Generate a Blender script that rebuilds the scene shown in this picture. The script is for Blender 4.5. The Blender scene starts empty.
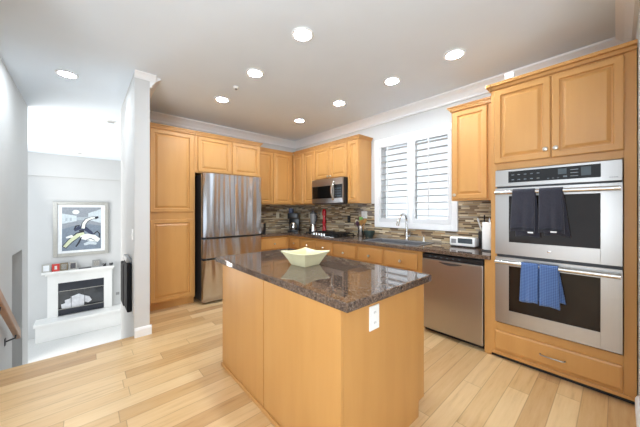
import bpy, bmesh, math, random
from mathutils import Vector, Matrix

random.seed(7)
scene = bpy.context.scene
COL = scene.collection

# ------------------------------------------------------------------ camera, world, exposure
cam_data = bpy.data.cameras.new('camera')
cam = bpy.data.objects.new('camera', cam_data)
COL.objects.link(cam)
cam.location = (4.6474, -3.4332, 1.3445)
cam.rotation_euler = (math.radians(90), 0, math.radians(90 - 41.6942))
cam_data.sensor_fit = 'HORIZONTAL'
cam_data.sensor_width = 36.0
cam_data.lens = 264.339 / 640 * 36.0
cam_data.shift_y = -(213.5 - 209.908) / 640
cam_data.clip_start = 0.02
scene.camera = cam

WORLD_STRENGTH = 0.75
LAMP_STRENGTH = 112.0
world = bpy.data.worlds.new('world')
scene.world = world
world.use_nodes = True
_bg = world.node_tree.nodes['Background']
_bg.inputs['Color'].default_value = (0.82, 0.91, 1.0, 1)
_bg.inputs['Strength'].default_value = WORLD_STRENGTH

scene.view_settings.view_transform = 'Standard'
scene.view_settings.look = 'None'
scene.view_settings.gamma = 1.0
scene.view_settings.use_curve_mapping = False
scene.view_settings.exposure = 1.05
scene.cycles.use_denoising = True
scene.cycles.max_bounces = 10
scene.cycles.diffuse_bounces = 6
scene.cycles.glossy_bounces = 5
scene.cycles.sample_clamp_indirect = 6.0
scene.cycles.caustics_reflective = False
scene.cycles.caustics_refractive = False




def area(name, loc, aim, sx, sy, watts, col):
    d = bpy.data.lights.new(name, 'AREA')
    d.shape = 'RECTANGLE'
    d.size, d.size_y = sx, sy
    d.energy = watts
    d.color = col
    o = bpy.data.objects.new(name, d)
    COL.objects.link(o)
    o.location = loc
    o.rotation_euler = (Vector(aim) - Vector(loc)).to_track_quat('-Z', 'Y').to_euler()
    return o


# added fill light, bounced off the ceiling behind the camera
area('ceiling_fill', (5.4, -5.0, 1.3), (4.9, -4.2, 2.8), 1.2, 1.2, 84, (0.80, 0.90, 1.0))
# daylight from the tall living room windows beyond the stair wall
area('living_window_light', (-3.4, -5.7, 0.4), (-0.2, -2.6, 1.5), 2.8, 3.2, 150, (1.0, 0.97, 0.925))


# ------------------------------------------------------------------ materials
def lin(c):
    c = c / 255.0
    return c / 12.92 if c <= 0.04045 else ((c + 0.055) / 1.055) ** 2.4


def rgb(r, g, b):
    return (lin(r), lin(g), lin(b), 1.0)


class NT:
    """short-hand for building a node tree"""
    def __init__(self, name):
        self.m = bpy.data.materials.new(name)
        self.m.use_nodes = True
        self.t = self.m.node_tree
        self.b = self.t.nodes['Principled BSDF']

    def n(self, kind, **props):
        node = self.t.nodes.new(kind)
        for k, v in props.items():
            setattr(node, k, v)
        return node

    def l(self, a, b):
        self.t.links.new(a, b)

    def math(self, op, a, b=None):
        n = self.n('ShaderNodeMath', operation=op)
        for i, v in enumerate((a, b)):
            if v is None:
                continue
            if isinstance(v, (int, float)):
                n.inputs[i].default_value = v
            else:
                self.l(v, n.inputs[i])
        return n.outputs[0]

    def mix(self, fac, a, b, blend='MIX'):
        n = self.n('ShaderNodeMix', data_type='RGBA', blend_type=blend)
        for key, v in ((0, fac), (6, a), (7, b)):
            if isinstance(v, (int, float)):
                n.inputs[key].default_value = v
            elif isinstance(v, tuple):
                n.inputs[key].default_value = v
            else:
                self.l(v, n.inputs[key])
        return n.outputs[2]

    def ramp(self, fac, stops, interp='LINEAR'):
        n = self.n('ShaderNodeValToRGB')
        n.color_ramp.interpolation = interp
        e = n.color_ramp.elements
        while len(e) < len(stops):
            e.new(0.5)
        for i, (p, c) in enumerate(stops):
            e[i].position = p
            e[i].color = c
        self.l(fac, n.inputs[0])
        return n.outputs[0]

    def coords(self, kind='Object', scale=(1, 1, 1)):
        tc = self.n('ShaderNodeTexCoord')
        mp = self.n('ShaderNodeMapping')
        mp.inputs['Scale'].default_value = scale
        self.l(tc.outputs[kind], mp.inputs['Vector'])
        return mp.outputs['Vector']

    def noise(self, vec, scale, detail=2, rough=0.5):
        n = self.n('ShaderNodeTexNoise')
        n.inputs['Scale'].default_value = scale
        n.inputs['Detail'].default_value = detail
        n.inputs['Roughness'].default_value = rough
        self.l(vec, n.inputs['Vector'])
        return n.outputs[0]

    def bump(self, h, strength=0.1, dist=0.01):
        n = self.n('ShaderNodeBump')
        n.inputs['Strength'].default_value = strength
        n.inputs['Distance'].default_value = dist
        self.l(h, n.inputs['Height'])
        self.l(n.outputs[0], self.b.inputs['Normal'])

    def set(self, **kw):
        for k, v in kw.items():
            s = self.b.inputs[k.replace('_', ' ')]
            if isinstance(v, (int, float, tuple)):
                s.default_value = v
            else:
                self.l(v, s)
        return self.m


def simple(name, col, rough=0.5, metal=0.0, vary=0.06, scale=14, bump=0.0, **kw):
    """plain coloured surface with a faint procedural variation"""
    t = NT(name)
    v = t.coords()
    n = t.noise(v, scale, 3)
    dark = tuple(c * (1 - vary) for c in col[:3]) + (1,)
    lite = tuple(min(1, c * (1 + vary)) for c in col[:3]) + (1,)
    t.set(Base_Color=t.ramp(n, [(0.3, dark), (0.7, lite)]), Roughness=rough, Metallic=metal, **kw)
    if bump:
        t.bump(n, bump)
    return t.m


def make_wood(name, base, light, dark, rough=0.36):
    t = NT(name)
    v = t.coords(scale=(5, 5, 0.6))
    n1 = t.noise(v, 2.0, 3, 0.5)
    v2 = t.coords(scale=(70, 70, 2.5))
    n2 = t.noise(v2, 3.0, 2)
    c = t.ramp(n1, [(0.25, dark), (0.5, base), (0.8, light)])
    c2 = t.mix(0.10, c, t.ramp(n2, [(0.3, dark), (0.7, light)]))
    v3 = t.coords(scale=(1, 1, 1))
    n3 = t.noise(v3, 2.2, 1)
    c3 = t.mix(0.25, c2, t.ramp(n3, [(0.3, dark), (0.7, light)]))
    t.set(Base_Color=c3, Roughness=rough, Coat_Weight=0.12, Coat_Roughness=0.2)
    return t.m


def strips(t, u, w, row_h, length, length_var=0.0):
    """random-length strips laid in rows: returns a random value per strip, a second one, and the joint mask"""
    rowf = t.math('DIVIDE', w, row_h)
    row = t.math('FLOOR', rowf)
    wn = t.n('ShaderNodeTexWhiteNoise', noise_dimensions='1D')
    t.l(row, wn.inputs['W'])
    off = t.math('MULTIPLY', wn.outputs['Value'], 13.7)
    sc = t.math('ADD', t.math('MULTIPLY', wn.outputs['Value'], length_var), length)
    uu = t.math('ADD', t.math('DIVIDE', u, sc), off)
    idx = t.math('FLOOR', uu)
    cmb = t.n('ShaderNodeCombineXYZ')
    t.l(row, cmb.inputs[0])
    t.l(idx, cmb.inputs[1])
    w2 = t.n('ShaderNodeTexWhiteNoise', noise_dimensions='3D')
    t.l(cmb.outputs[0], w2.inputs['Vector'])
    fr = t.math('FRACT', rowf)
    fu = t.math('FRACT', uu)
    er = t.math('MULTIPLY', t.math('MINIMUM', fr, t.math('SUBTRACT', 1.0, fr)), row_h)
    eu = t.math('MULTIPLY', t.math('MINIMUM', fu, t.math('SUBTRACT', 1.0, fu)), sc)
    return w2.outputs['Value'], w2.outputs['Color'], t.math('MINIMUM', er, eu)


def make_floor():
    t = NT('oak_planks')
    tc = t.n('ShaderNodeTexCoord')
    sp = t.n('ShaderNodeSeparateXYZ')
    t.l(tc.outputs['Object'], sp.inputs[0])
    rnd, rcol, edge = strips(t, sp.outputs['Y'], sp.outputs['X'], 0.128, 0.8, 0.7)
    base = t.ramp(rnd, [(0.0, rgb(170, 126, 80)), (0.10, rgb(188, 144, 92)), (0.24, rgb(208, 168, 115)), (0.5, rgb(219, 183, 132)),
                        (0.78, rgb(228, 195, 145)), (1.0, rgb(235, 206, 159))])
    # grain, shifted per plank
    sh = t.n('ShaderNodeVectorMath', operation='MULTIPLY')
    t.l(rcol, sh.inputs[0])
    sh.inputs[1].default_value = (40, 40, 40)
    mp = t.n('ShaderNodeMapping')
    mp.inputs['Scale'].default_value = (14, 1.0, 1)
    t.l(tc.outputs['Object'], mp.inputs['Vector'])
    ad = t.n('ShaderNodeVectorMath', operation='ADD')
    t.l(mp.outputs[0], ad.inputs[0])
    t.l(sh.outputs[0], ad.inputs[1])
    g = t.noise(ad.outputs[0], 2.2, 5, 0.65)
    grain = t.ramp(g, [(0.28, rgb(160, 115, 74)), (0.45, rgb(212, 174, 124)), (0.7, rgb(231, 200, 155))])
    c = t.mix(0.36, base, grain)
    joint = t.ramp(edge, [(0.0, (0.28, 0.2, 0.13, 1)), (0.0016, (0.45, 0.36, 0.27, 1)), (0.0030, (1, 1, 1, 1))])
    c = t.mix(0.5, c, joint, 'MULTIPLY')
    t.set(Base_Color=c, Roughness=t.math('ADD', t.math('MULTIPLY', g, 0.12), 0.24))
    t.bump(t.math('MINIMUM', edge, 0.003), 0.25, 0.6)
    return t.m


def make_mosaic():
    t = NT('glass_mosaic')
    tc = t.n('ShaderNodeTexCoord')
    sp = t.n('ShaderNodeSeparateXYZ')
    t.l(tc.outputs['Object'], sp.inputs[0])
    u = t.math('SUBTRACT', sp.outputs['X'], sp.outputs['Y'])
    rnd, rcol, edge = strips(t, u, sp.outputs['Z'], 0.0215, 0.085, 0.13)
    base = t.ramp(rnd, [(0.0, rgb(98, 78, 58)), (0.12, rgb(180, 156, 120)), (0.30, rgb(134, 110, 84)), (0.42, rgb(202, 182, 148)),
                        (0.58, rgb(152, 140, 124)), (0.70, rgb(112, 88, 64)), (0.80, rgb(214, 198, 168)), (0.92, rgb(166, 130, 88))], 'CONSTANT')
    grout = t.ramp(edge, [(0.0, (1, 1, 1, 1)), (0.0008, (1, 1, 1, 1)), (0.0014, (0, 0, 0, 1))])
    c = t.mix(grout, base, rgb(150, 138, 120))
    t.set(Base_Color=c, Roughness=t.math('ADD', t.math('MULTIPLY', rnd, 0.3), 0.16))
    t.bump(t.math('MINIMUM', edge, 0.0015), 0.3, 0.6)
    return t.m


def make_granite():
    t = NT('brown_granite')
    v = t.coords()
    vo = t.n('ShaderNodeTexVoronoi', feature='F1')
    vo.inputs['Scale'].default_value = 130
    t.l(v, vo.inputs['Vector'])
    sep = t.n('ShaderNodeSeparateColor')
    t.l(vo.outputs['Color'], sep.inputs[0])
    n = t.noise(v, 26, 4, 0.65)
    k = t.math('ADD', t.math('MULTIPLY', sep.outputs[0], 0.55), t.math('MULTIPLY', n, 0.6))
    c = t.ramp(k, [(0.18, rgb(44, 37, 34)), (0.36, rgb(70, 56, 48)), (0.54, rgb(98, 78, 65)), (0.68, rgb(120, 98, 81)),
                   (0.80, rgb(124, 108, 96)), (0.92, rgb(146, 134, 122))])
    big = t.noise(v, 5, 3)
    c = t.mix(t.math('MULTIPLY', big, 0.55), c, rgb(64, 52, 46))
    t.set(Base_Color=c, Roughness=0.035, IOR=1.62)
    return t.m


def make_steel(name, col=(0.60, 0.59, 0.58, 1), rough=0.27, vertical=True, wav=0.0):
    t = NT(name)
    v = t.coords(scale=(160, 160, 3) if vertical else (3, 160, 160))
    n = t.noise(v, 2.0, 2)
    dark = tuple(c * 0.97 for c in col[:3]) + (1,)
    c = t.ramp(n, [(0.3, dark), (0.7, col)])
    t.set(Base_Color=c, Metallic=1.0, Roughness=t.math('ADD', t.math('MULTIPLY', n, 0.05), rough - 0.025))
    if wav:
        w = t.noise(t.coords(scale=(6, 6, 0.55)), 1.3, 0)
        t.bump(w, wav, 0.06)
    return t.m


def make_fabric(name, col, col2, scale=260):
    t = NT(name)
    v = t.coords()
    n = t.noise(v, scale, 2)
    n2 = t.noise(v, 18, 3)
    c = t.mix(t.math('MULTIPLY', n2, 0.6), t.ramp(n, [(0.3, col), (0.7, col2)]), col)
    t.set(Base_Color=c, Roughness=0.95, Sheen_Weight=0.25)
    t.bump(n, 0.5, 0.004)
    return t.m


def make_waffle(name, col, col2):
    t = NT(name)
    v = t.coords(scale=(1, 1, 1))
    ch = t.n('ShaderNodeTexWave', wave_type='BANDS', bands_direction='Z')
    ch.inputs['Scale'].default_value = 26
    t.l(v, ch.inputs[0])
    c2 = t.n('ShaderNodeTexWave', wave_type='BANDS', bands_direction='X')
    c2.inputs['Scale'].default_value = 30
    t.l(v, c2.inputs[0])
    k = t.math('MULTIPLY', t.math('ADD', ch.outputs['Fac'], c2.outputs['Fac']), 0.5)
    t.set(Base_Color=t.ramp(k, [(0.25, col), (0.7, col2)]), Roughness=0.95, Sheen_Weight=0.3)
    t.bump(k, 0.6, 0.004)
    return t.m


def make_glow(name, col, strength):
    t = NT(name)
    t.set(Base_Color=col, Emission_Color=col, Emission_Strength=strength, Roughness=0.6)
    return t.m


def make_pane(name):
    t = NT(name)
    out = t.t.nodes['Material Output']
    tr = t.n('ShaderNodeBsdfTransparent')
    tr.inputs[0].default_value = (0.97, 0.98, 0.98, 1)
    gl = t.n('ShaderNodeBsdfGlossy')
    gl.inputs['Roughness'].default_value = 0.02
    fr = t.n('ShaderNodeFresnel')
    fr.inputs[0].default_value = 1.3
    mx = t.n('ShaderNodeMixShader')
    t.l(fr.outputs[0], mx.inputs[0])
    t.l(tr.outputs[0], mx.inputs[1])
    t.l(gl.outputs[0], mx.inputs[2])
    t.l(mx.outputs[0], out.inputs['Surface'])
    return t.m


M = {}
M['maple'] = make_wood('maple', rgb(196, 144, 82), rgb(203, 152, 89), rgb(188, 136, 75))
M['handrail_wood'] = make_wood('handrail_wood', rgb(168, 124, 86), rgb(184, 140, 100), rgb(146, 104, 70))
M['floor'] = make_floor()
M['mosaic'] = make_mosaic()
M['granite'] = make_granite()
M['steel'] = make_steel('stainless', (0.50, 0.48, 0.46, 1), 0.33)
M['steel_fridge'] = make_steel('stainless_fridge', (0.62, 0.63, 0.66, 1), 0.2, True, 0.75)
M['steel_h'] = make_steel('stainless_handle', (0.74, 0.73, 0.71, 1), 0.2, False)
M['chrome'] = simple('chrome', (0.75, 0.75, 0.75, 1), 0.12, 1.0, 0.02)
M['nickel'] = simple('brushed_nickel', (0.66, 0.63, 0.58, 1), 0.3, 1.0, 0.03)
M['aged_nickel'] = simple('aged_nickel', (0.36, 0.33, 0.28, 1), 0.38, 1.0, 0.05)
M['wall'] = simple('wall_paint', rgb(206, 206, 205), 0.9, 0, 0.012, 3)
M['ceiling'] = simple('ceiling_paint', rgb(222, 230, 238), 0.95, 0, 0.012, 3)
M['trim'] = simple('white_trim', rgb(238, 238, 238), 0.4, 0, 0.01, 4)
M['shutter'] = simple('shutter_white', rgb(222, 223, 224), 0.45, 0, 0.01, 4)
M['carpet'] = simple('pale_carpet', rgb(214, 213, 210), 0.97, 0, 0.06, 60, 0.2)
M['fireplace'] = simple('fireplace_white', rgb(238, 237, 234), 0.5, 0, 0.012, 5)
M['black'] = simple('black_plastic', rgb(24, 24, 26), 0.35, 0, 0.1)
M['matte_black'] = simple('matte_black', rgb(26, 26, 28), 0.85, 0, 0.1, Specular_IOR_Level=0.2)
M['dark_grey'] = simple('dark_grey_metal', rgb(70, 70, 72), 0.4, 0.4, 0.08)
M['grey_plate'] = simple('grey_plate', rgb(150, 150, 150), 0.5, 0.2, 0.04)
M['black_glass'] = simple('black_glass', rgb(18, 16, 15), 0.06, 0, 0.15, 3, 0.0, Specular_IOR_Level=0.4)
M['oven_glass'] = simple('oven_glass', rgb(34, 26, 21), 0.05, 0, 0.3, 2.5, 0.0, Specular_IOR_Level=0.32)
M['marking'] = simple('button_print', rgb(104, 112, 118), 0.4, 0, 0.1)
M['screen'] = simple('display_tint', rgb(74, 84, 90), 0.15, 0, 0.1)
M['white_plastic'] = simple('white_plastic', rgb(240, 240, 238), 0.35, 0, 0.01)
M['ivory_plastic'] = simple('ivory_plastic', rgb(214, 203, 176), 0.4, 0, 0.02)
M['slot'] = simple('outlet_slot', rgb(120, 118, 114), 0.5, 0, 0.05)
M['ceramic'] = simple('cream_ceramic', rgb(233, 225, 182), 0.22, 0, 0.03, 9, 0.0, Coat_Weight=0.4)
M['ceramic_mark'] = simple('dark_ceramic_paint', rgb(70, 78, 70), 0.3, 0, 0.1)
M['navy'] = make_fabric('navy_terry', rgb(36, 36, 46), rgb(64, 64, 76))
M['navy_dark'] = make_fabric('navy_terry_hem', rgb(24, 25, 34), rgb(44, 45, 56))
M['blue'] = make_waffle('blue_waffle', rgb(52, 78, 128), rgb(96, 126, 176))
M['tag'] = simple('towel_tag', rgb(225, 225, 225), 0.8)
M['red'] = simple('red_lacquer', rgb(190, 22, 34), 0.2, 0, 0.05, 10, 0.0, Coat_Weight=0.5)
M['paper'] = simple('paper_towel', rgb(242, 242, 240), 0.95, 0, 0.02, 40, 0.15)
M['green'] = simple('green_silicone', rgb(120, 175, 95), 0.5)
M['spoon_wood'] = simple('spoon_wood', rgb(190, 140, 80), 0.6, 0, 0.1)
M['plum'] = simple('plum_nylon', rgb(82, 52, 70), 0.5)
M['bowl_dark'] = simple('dark_green_glaze', rgb(54, 66, 62), 0.2, 0, 0.15)
M['navy_plastic'] = simple('navy_plastic', rgb(36, 48, 74), 0.3, 0, 0.1)
M['sink'] = simple('sink_grey', rgb(140, 140, 143), 0.35, 0.5, 0.05)
M['lens'] = make_glow('lamp_lens', (0.85, 0.93, 1.0, 1), LAMP_STRENGTH)
M['lens_off'] = simple('unlit_lens', rgb(226, 226, 224), 0.5)
M['pane'] = make_pane('window_glass')
M['smoked'] = simple('smoked_glass', rgb(52, 56, 62), 0.06, 0, 0.4, 4, 0.0, Specular_IOR_Level=0.7)
M['slate'] = simple('fireplace_black', rgb(38, 42, 52), 0.35, 0.1, 0.1)
M['log'] = simple('ceramic_log', rgb(222, 222, 226), 0.8, 0, 0.15, 12, 0.3)
M['frame_silver'] = simple('silver_frame', rgb(182, 180, 174), 0.35, 0.5, 0.06, 20)
M['mat_white'] = simple('white_mount', rgb(236, 238, 240), 0.8)
for k_, c_ in dict(p_sky=(142, 148, 156), p_pale=(196, 206, 212), p_slate=(120, 132, 146), p_navy=(52, 60, 86), p_white=(228, 232, 228),
                   p_dark=(34, 36, 48), p_lime=(206, 212, 178), p_grey=(168, 178, 186)).items():
    M[k_] = simple('paint_' + k_[2:], rgb(*c_), 0.6, 0, 0.12, 30)
M['photo_red'] = simple('red_frame', rgb(196, 52, 44), 0.4)
M['photo_bronze'] = simple('bronze_frame', rgb(132, 116, 88), 0.4, 0.3)
M['photo_image'] = simple('photo_print', rgb(150, 146, 140), 0.5, 0, 0.5, 60)
M['photo_dark'] = simple('dark_print', rgb(78, 76, 80), 0.5, 0, 0.5, 60)
M['stucco'] = simple('pale_stucco', rgb(226, 218, 204), 0.95, 0, 0.04, 30)
M['outside_glass'] = simple('outside_glass', rgb(120, 128, 134), 0.15)
M['outside_ground'] = simple('outside_paving', rgb(96, 94, 90), 0.95, 0, 0.08, 8)
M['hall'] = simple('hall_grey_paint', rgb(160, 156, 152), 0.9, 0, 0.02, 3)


# ------------------------------------------------------------------ mesh builder
class MB:
    """collects shapes (all in local coordinates of the thing) and links them as ONE mesh"""
    def __init__(self):
        self.bm = bmesh.new()

    def _bevel(self, verts, w, seg=2):
        if w <= 0:
            return
        vs = set(verts)
        es = [e for e in self.bm.edges if e.verts[0] in vs and e.verts[1] in vs]
        bmesh.ops.bevel(self.bm, geom=es, offset=w, offset_type='OFFSET', segments=seg, profile=0.5, affect='EDGES', clamp_overlap=True)

    def box(self, x0, x1, y0, y1, z0, z1, bev=0.0, seg=2):
        co = [(x0, y0, z0), (x1, y0, z0), (x1, y1, z0), (x0, y1, z0), (x0, y0, z1), (x1, y0, z1), (x1, y1, z1), (x0, y1, z1)]
        v = [self.bm.verts.new(c) for c in co]
        for f in ((0, 3, 2, 1), (4, 5, 6, 7), (0, 1, 5, 4), (1, 2, 6, 5), (2, 3, 7, 6), (3, 0, 4, 7)):
            self.bm.faces.new([v[i] for i in f])
        self._bevel(v, bev, seg)
        return self

    def hexa(self, co, bev=0.0):
        v = [self.bm.verts.new(c) for c in co]
        for f in ((0, 3, 2, 1), (4, 5, 6, 7), (0, 1, 5, 4), (1, 2, 6, 5), (2, 3, 7, 6), (3, 0, 4, 7)):
            self.bm.faces.new([v[i] for i in f])
        self._bevel(v, bev)
        return self

    def prism(self, poly, axis, a0, a1, bev=0.0):
        """poly: 2D outline; axis 'x': poly=(y,z); 'y': poly=(x,z); 'z': poly=(x,y)"""
        def p(q, a):
            return (a, q[0], q[1]) if axis == 'x' else (q[0], a, q[1]) if axis == 'y' else (q[0], q[1], a)
        b0 = [self.bm.verts.new(p(q, a0)) for q in poly]
        b1 = [self.bm.verts.new(p(q, a1)) for q in poly]
        n = len(poly)
        self.bm.faces.new(b0)
        self.bm.faces.new(b1[::-1])
        for i in range(n):
            self.bm.faces.new((b0[i], b0[(i + 1) % n], b1[(i + 1) % n], b1[i]))
        self._bevel(b0 + b1, bev)
        return self

    def lathe(self, prof, c=(0, 0, 0), seg=28, axis='z', caps=True):
        rings = []
        for r, h in prof:
            ring = []
            for k in range(seg):
                a = 2 * math.pi * k / seg
                u, w = r * math.cos(a), r * math.sin(a)
                p = (u, w, h) if axis == 'z' else (u, h, w) if axis == 'y' else (h, u, w)
                ring.append(self.bm.verts.new((c[0] + p[0], c[1] + p[1], c[2] + p[2])))
            rings.append(ring)
        for a, b in zip(rings, rings[1:]):
            for k in range(seg):
                self.bm.faces.new((a[k], a[(k + 1) % seg], b[(k + 1) % seg], b[k]))
        if caps:
            self.bm.faces.new(rings[0][::-1])
            self.bm.faces.new(rings[-1])
        return self

    def tube(self, pts, r, seg=12, squash=None):
        pts = [Vector(p) for p in pts]
        rad = r if isinstance(r, (list, tuple)) else [r] * len(pts)
        rings = []
        up = Vector((0, 0, 1))
        prev = None
        for i, p in enumerate(pts):
            d = (pts[min(i + 1, len(pts) - 1)] - pts[max(i - 1, 0)]).normalized()
            if prev is None:
                ref = up if abs(d.dot(up)) < 0.95 else Vector((1, 0, 0))
                a = d.cross(ref).normalized()
            else:
                a = (prev - d * prev.dot(d)).normalized()
            prev = a
            b = d.cross(a).normalized()
            s = squash or (1, 1)
            rings.append([self.bm.verts.new(p + a * (rad[i] * s[0] * math.cos(2 * math.pi * k / seg)) + b * (rad[i] * s[1] * math.sin(2 * math.pi * k / seg)))
                          for k in range(seg)])
        for a, b in zip(rings, rings[1:]):
            for k in range(seg):
                self.bm.faces.new((a[k], a[(k + 1) % seg], b[(k + 1) % seg], b[k]))
        self.bm.faces.new(rings[0][::-1])
        self.bm.faces.new(rings[-1])
        return self

    def nested_panel(self, x0, x1, z0, z1, y_back, y_front, rings):
        """a door slab whose front (towards -y) steps through (inset, depth) rings"""
        loops = [[(x0, y_back, z0), (x1, y_back, z0), (x1, y_back, z1), (x0, y_back, z1)]]
        for ins, dep in rings:
            y = y_front + dep
            loops.append([(x0 + ins, y, z0 + ins), (x1 - ins, y, z0 + ins), (x1 - ins, y, z1 - ins), (x0 + ins, y, z1 - ins)])
        vl = [[self.bm.verts.new(c) for c in lp] for lp in loops]
        self.bm.faces.new(vl[0][::-1])
        for a, b in zip(vl, vl[1:]):
            for k in range(4):
                self.bm.faces.new((a[k], a[(k + 1) % 4], b[(k + 1) % 4], b[k]))
        self.bm.faces.new(vl[-1])
        return self

    def grid(self, fn, nu, nv):
        g = [[self.bm.verts.new(fn(i / nu, j / nv)) for j in range(nv + 1)] for i in range(nu + 1)]
        for i in range(nu):
            for j in range(nv):
                self.bm.faces.new((g[i][j], g[i + 1][j], g[i + 1][j + 1], g[i][j + 1]))
        return self

    def build(self, name, mat, parent=None, smooth=False, loc=None):
        bmesh.ops.recalc_face_normals(self.bm, faces=self.bm.faces[:])
        me = bpy.data.meshes.new(name)
        self.bm.to_mesh(me)
        self.bm.free()
        me.materials.append(M[mat] if isinstance(mat, str) else mat)
        if smooth:
            me.polygons.foreach_set('use_smooth', [True] * len(me.polygons))
            try:
                me.set_sharp_from_angle(angle=math.radians(38))
            except Exception:
                pass
        o = bpy.data.objects.new(name, me)
        COL.objects.link(o)
        if parent is not None:
            o.parent = parent
        if loc is not None:
            o.location = loc
        return o


def thing(name, label, cat, loc=(0, 0, 0), rotz=0.0, group=None):
    o = bpy.data.objects.new(name, None)
    COL.objects.link(o)
    o.empty_display_size = 0.1
    o.location = loc
    o.rotation_euler = (0, 0, rotz)
    return tag(o, label, cat, group)


def tag(o, label, cat, group=None):
    o['label'] = label
    o['category'] = cat
    if group:
        o['group'] = group
    return o


def struct(name, mb, mat, parent=None, smooth=False):
    o = mb.build(name, mat, parent, smooth)
    if parent is None:
        o['kind'] = 'structure'
    return o


def dup(root, loc, rotz=None, label=None):
    r = root.copy()
    COL.objects.link(r)
    r.location = loc
    if rotz is not None:
        r.rotation_euler = (0, 0, rotz)
    if label:
        r['label'] = label
    for ch in list(root.children):
        c = ch.copy()
        COL.objects.link(c)
        c.parent = r
        for g in list(ch.children):
            d = g.copy()
            COL.objects.link(d)
            d.parent = c
    return r


# ------------------------------------------------------------------ the setting
CEIL = 2.80
XR = 4.745          # right wall
XE = 1.22           # edge of the kitchen floor over the stairwell
YW0, YW1 = -3.042, -2.905   # wing wall by the pantry
LX = -5.20          # living room wall with the fireplace
LZ = -1.92          # living room floor
YL = -4.03          # stair wall

b = MB()
b.box(XE, 7.5, -7.5, 0.0, -0.06, 0.0)
b.box(-0.0, XE, YW1, 0.0, -0.06, 0.0)
struct('floor', b, 'floor')
struct('floor_living', MB().box(LX - 0.1, XE, -8.0, 3.0, LZ - 0.1, LZ), 'carpet')
struct('ceiling', MB().box(LX - 0.1, 7.5, -7.5, 0.15, CEIL, CEIL + 0.12), 'ceiling')
struct('ceiling_living', MB().box(LX - 0.1, -0.12, 0.15, 3.0, CEIL, CEIL + 0.12), 'ceiling')

# window wall with its opening
WX0, WX1, WZ0, WZ1 = 2.19, 3.28, 1.16, 2.35
b = MB()
b.box(-0.12, WX0, 0, 0.14, -0.06, CEIL)
b.box(WX1, XR + 0.14, 0, 0.14, -0.06, CEIL)
b.box(WX0, WX1, 0, 0.14, -0.06, WZ0)
b.box(WX0, WX1, 0, 0.14, WZ1, CEIL)
struct('wall_window', b, 'wall')
struct('wall_fridge', MB().box(-0.12, 0, YW1, 0.0, LZ, CEIL), 'wall')
struct('wall_column', MB().box(-0.12, 1.28, YW0, YW1, LZ, CEIL), 'wall')
struct('wall_right', MB().box(XR, XR + 0.14, -2.0, 0.0, -0.06, CEIL), 'wall')
# wall beside the stairs with a low opening in it
OX0, OX1, OZ = -0.42, 0.21, 0.84
b = MB()
b.box(-0.86, OX0, YL - 0.14, YL, LZ, CEIL)
b.box(OX1, 3.0, YL - 0.14, YL, LZ, CEIL)
b.box(OX0, OX1, YL - 0.14, YL, OZ, CEIL)
struct('wall_stairs', b, 'wall')
b = MB()
b.box(OX0 - 0.1, OX1 + 0.1, YL - 1.3, YL - 1.2, LZ, OZ + 0.1)
b.box(OX0 - 0.1, OX0 - 0.005, YL - 1.2, YL - 0.14, LZ, OZ + 0.1)
b.box(OX1 + 0.005, OX1 + 0.1, YL - 1.2, YL - 0.14, LZ, OZ + 0.1)
b.box(OX0 - 0.005, OX1 + 0.005, YL - 1.2, YL - 0.14, OZ, OZ + 0.1)
struct('wall_closet', b, 'hall')  # closed box added behind the opening so it stays dark
b = MB()
b.box(LX - 0.12, LX, -8.0, 3.0, LZ, CEIL)
struct('wall_living', b, 'wall')
# upper band of the living room wall stands slightly proud
struct('trim_8', MB().box(LX, LX + 0.05, -8.0, 3.0, 2.215, CEIL), 'wall')
struct('wall_living_side', MB().box(LX, -0.12, 3.0, 3.12, LZ, CEIL), 'wall')
struct('wall_under_floor', MB().box(XE, XE + 0.1, -8.0, YW0, LZ, -0.06), 'wall')
b = MB()
for k in range(10):
    b.box(XE - 0.25 * (k + 1), XE - 0.25 * k, YL + 0.01, YW0 - 0.03, LZ, -0.175 * (k + 1))
struct('stairs', b, 'carpet')

# crown moulding: profile (out from wall, down from ceiling)
CROWN = [(0, 0), (0.105, 0), (0.105, -0.018), (0.085, -0.03), (0.06, -0.05), (0.035, -0.085), (0.022, -0.10), (0.022, -0.125), (0, -0.125)]


def crown(name, axis, sgn, wallpos, a0, a1, k=1.0):
    prof = [(wallpos + sgn * u * k, CEIL + v * k) for u, v in CROWN]
    struct(name, MB().prism(prof, axis, a0, a1), 'trim', None)


crown('trim_1', 'x', -1, 0.0, 0.0, XR)
crown('trim_2', 'y', 1, 0.0, YW1, 0.0)
crown('trim_3', 'y', -1, XR, -2.0, 0.0)
crown('trim_4', 'x', 1, YW1, 0.0, 1.28)
crown('trim_5', 'y', 1, 1.28, YW0, YW1 + 0.055, 0.5)

BASEB = [(0, 0), (0.016, 0), (0.016, 0.075), (0.008, 0.095), (0, 0.10)]
struct('baseboard_column', MB().prism([(1.28 + u, v) for u, v in BASEB], 'y', YW0, YW1 + 0.016), 'trim')
struct('baseboard_right', MB().prism([(XR - u, v) for u, v in BASEB], 'y', -2.0, -0.66), 'trim')

# backsplash tiles (surface of the walls)
b = MB()
b.box(0.012, 2.11, -0.012, 0, 0.92, 1.445)
b.box(2.11, 3.355, -0.012, 0, 0.92, 1.075)
b.box(3.355, 3.872, -0.012, 0, 0.92, 1.445)
b.box(0, 0.012, -1.22, 0, 0.92, 1.445)
struct('backsplash', b, 'mosaic')

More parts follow.
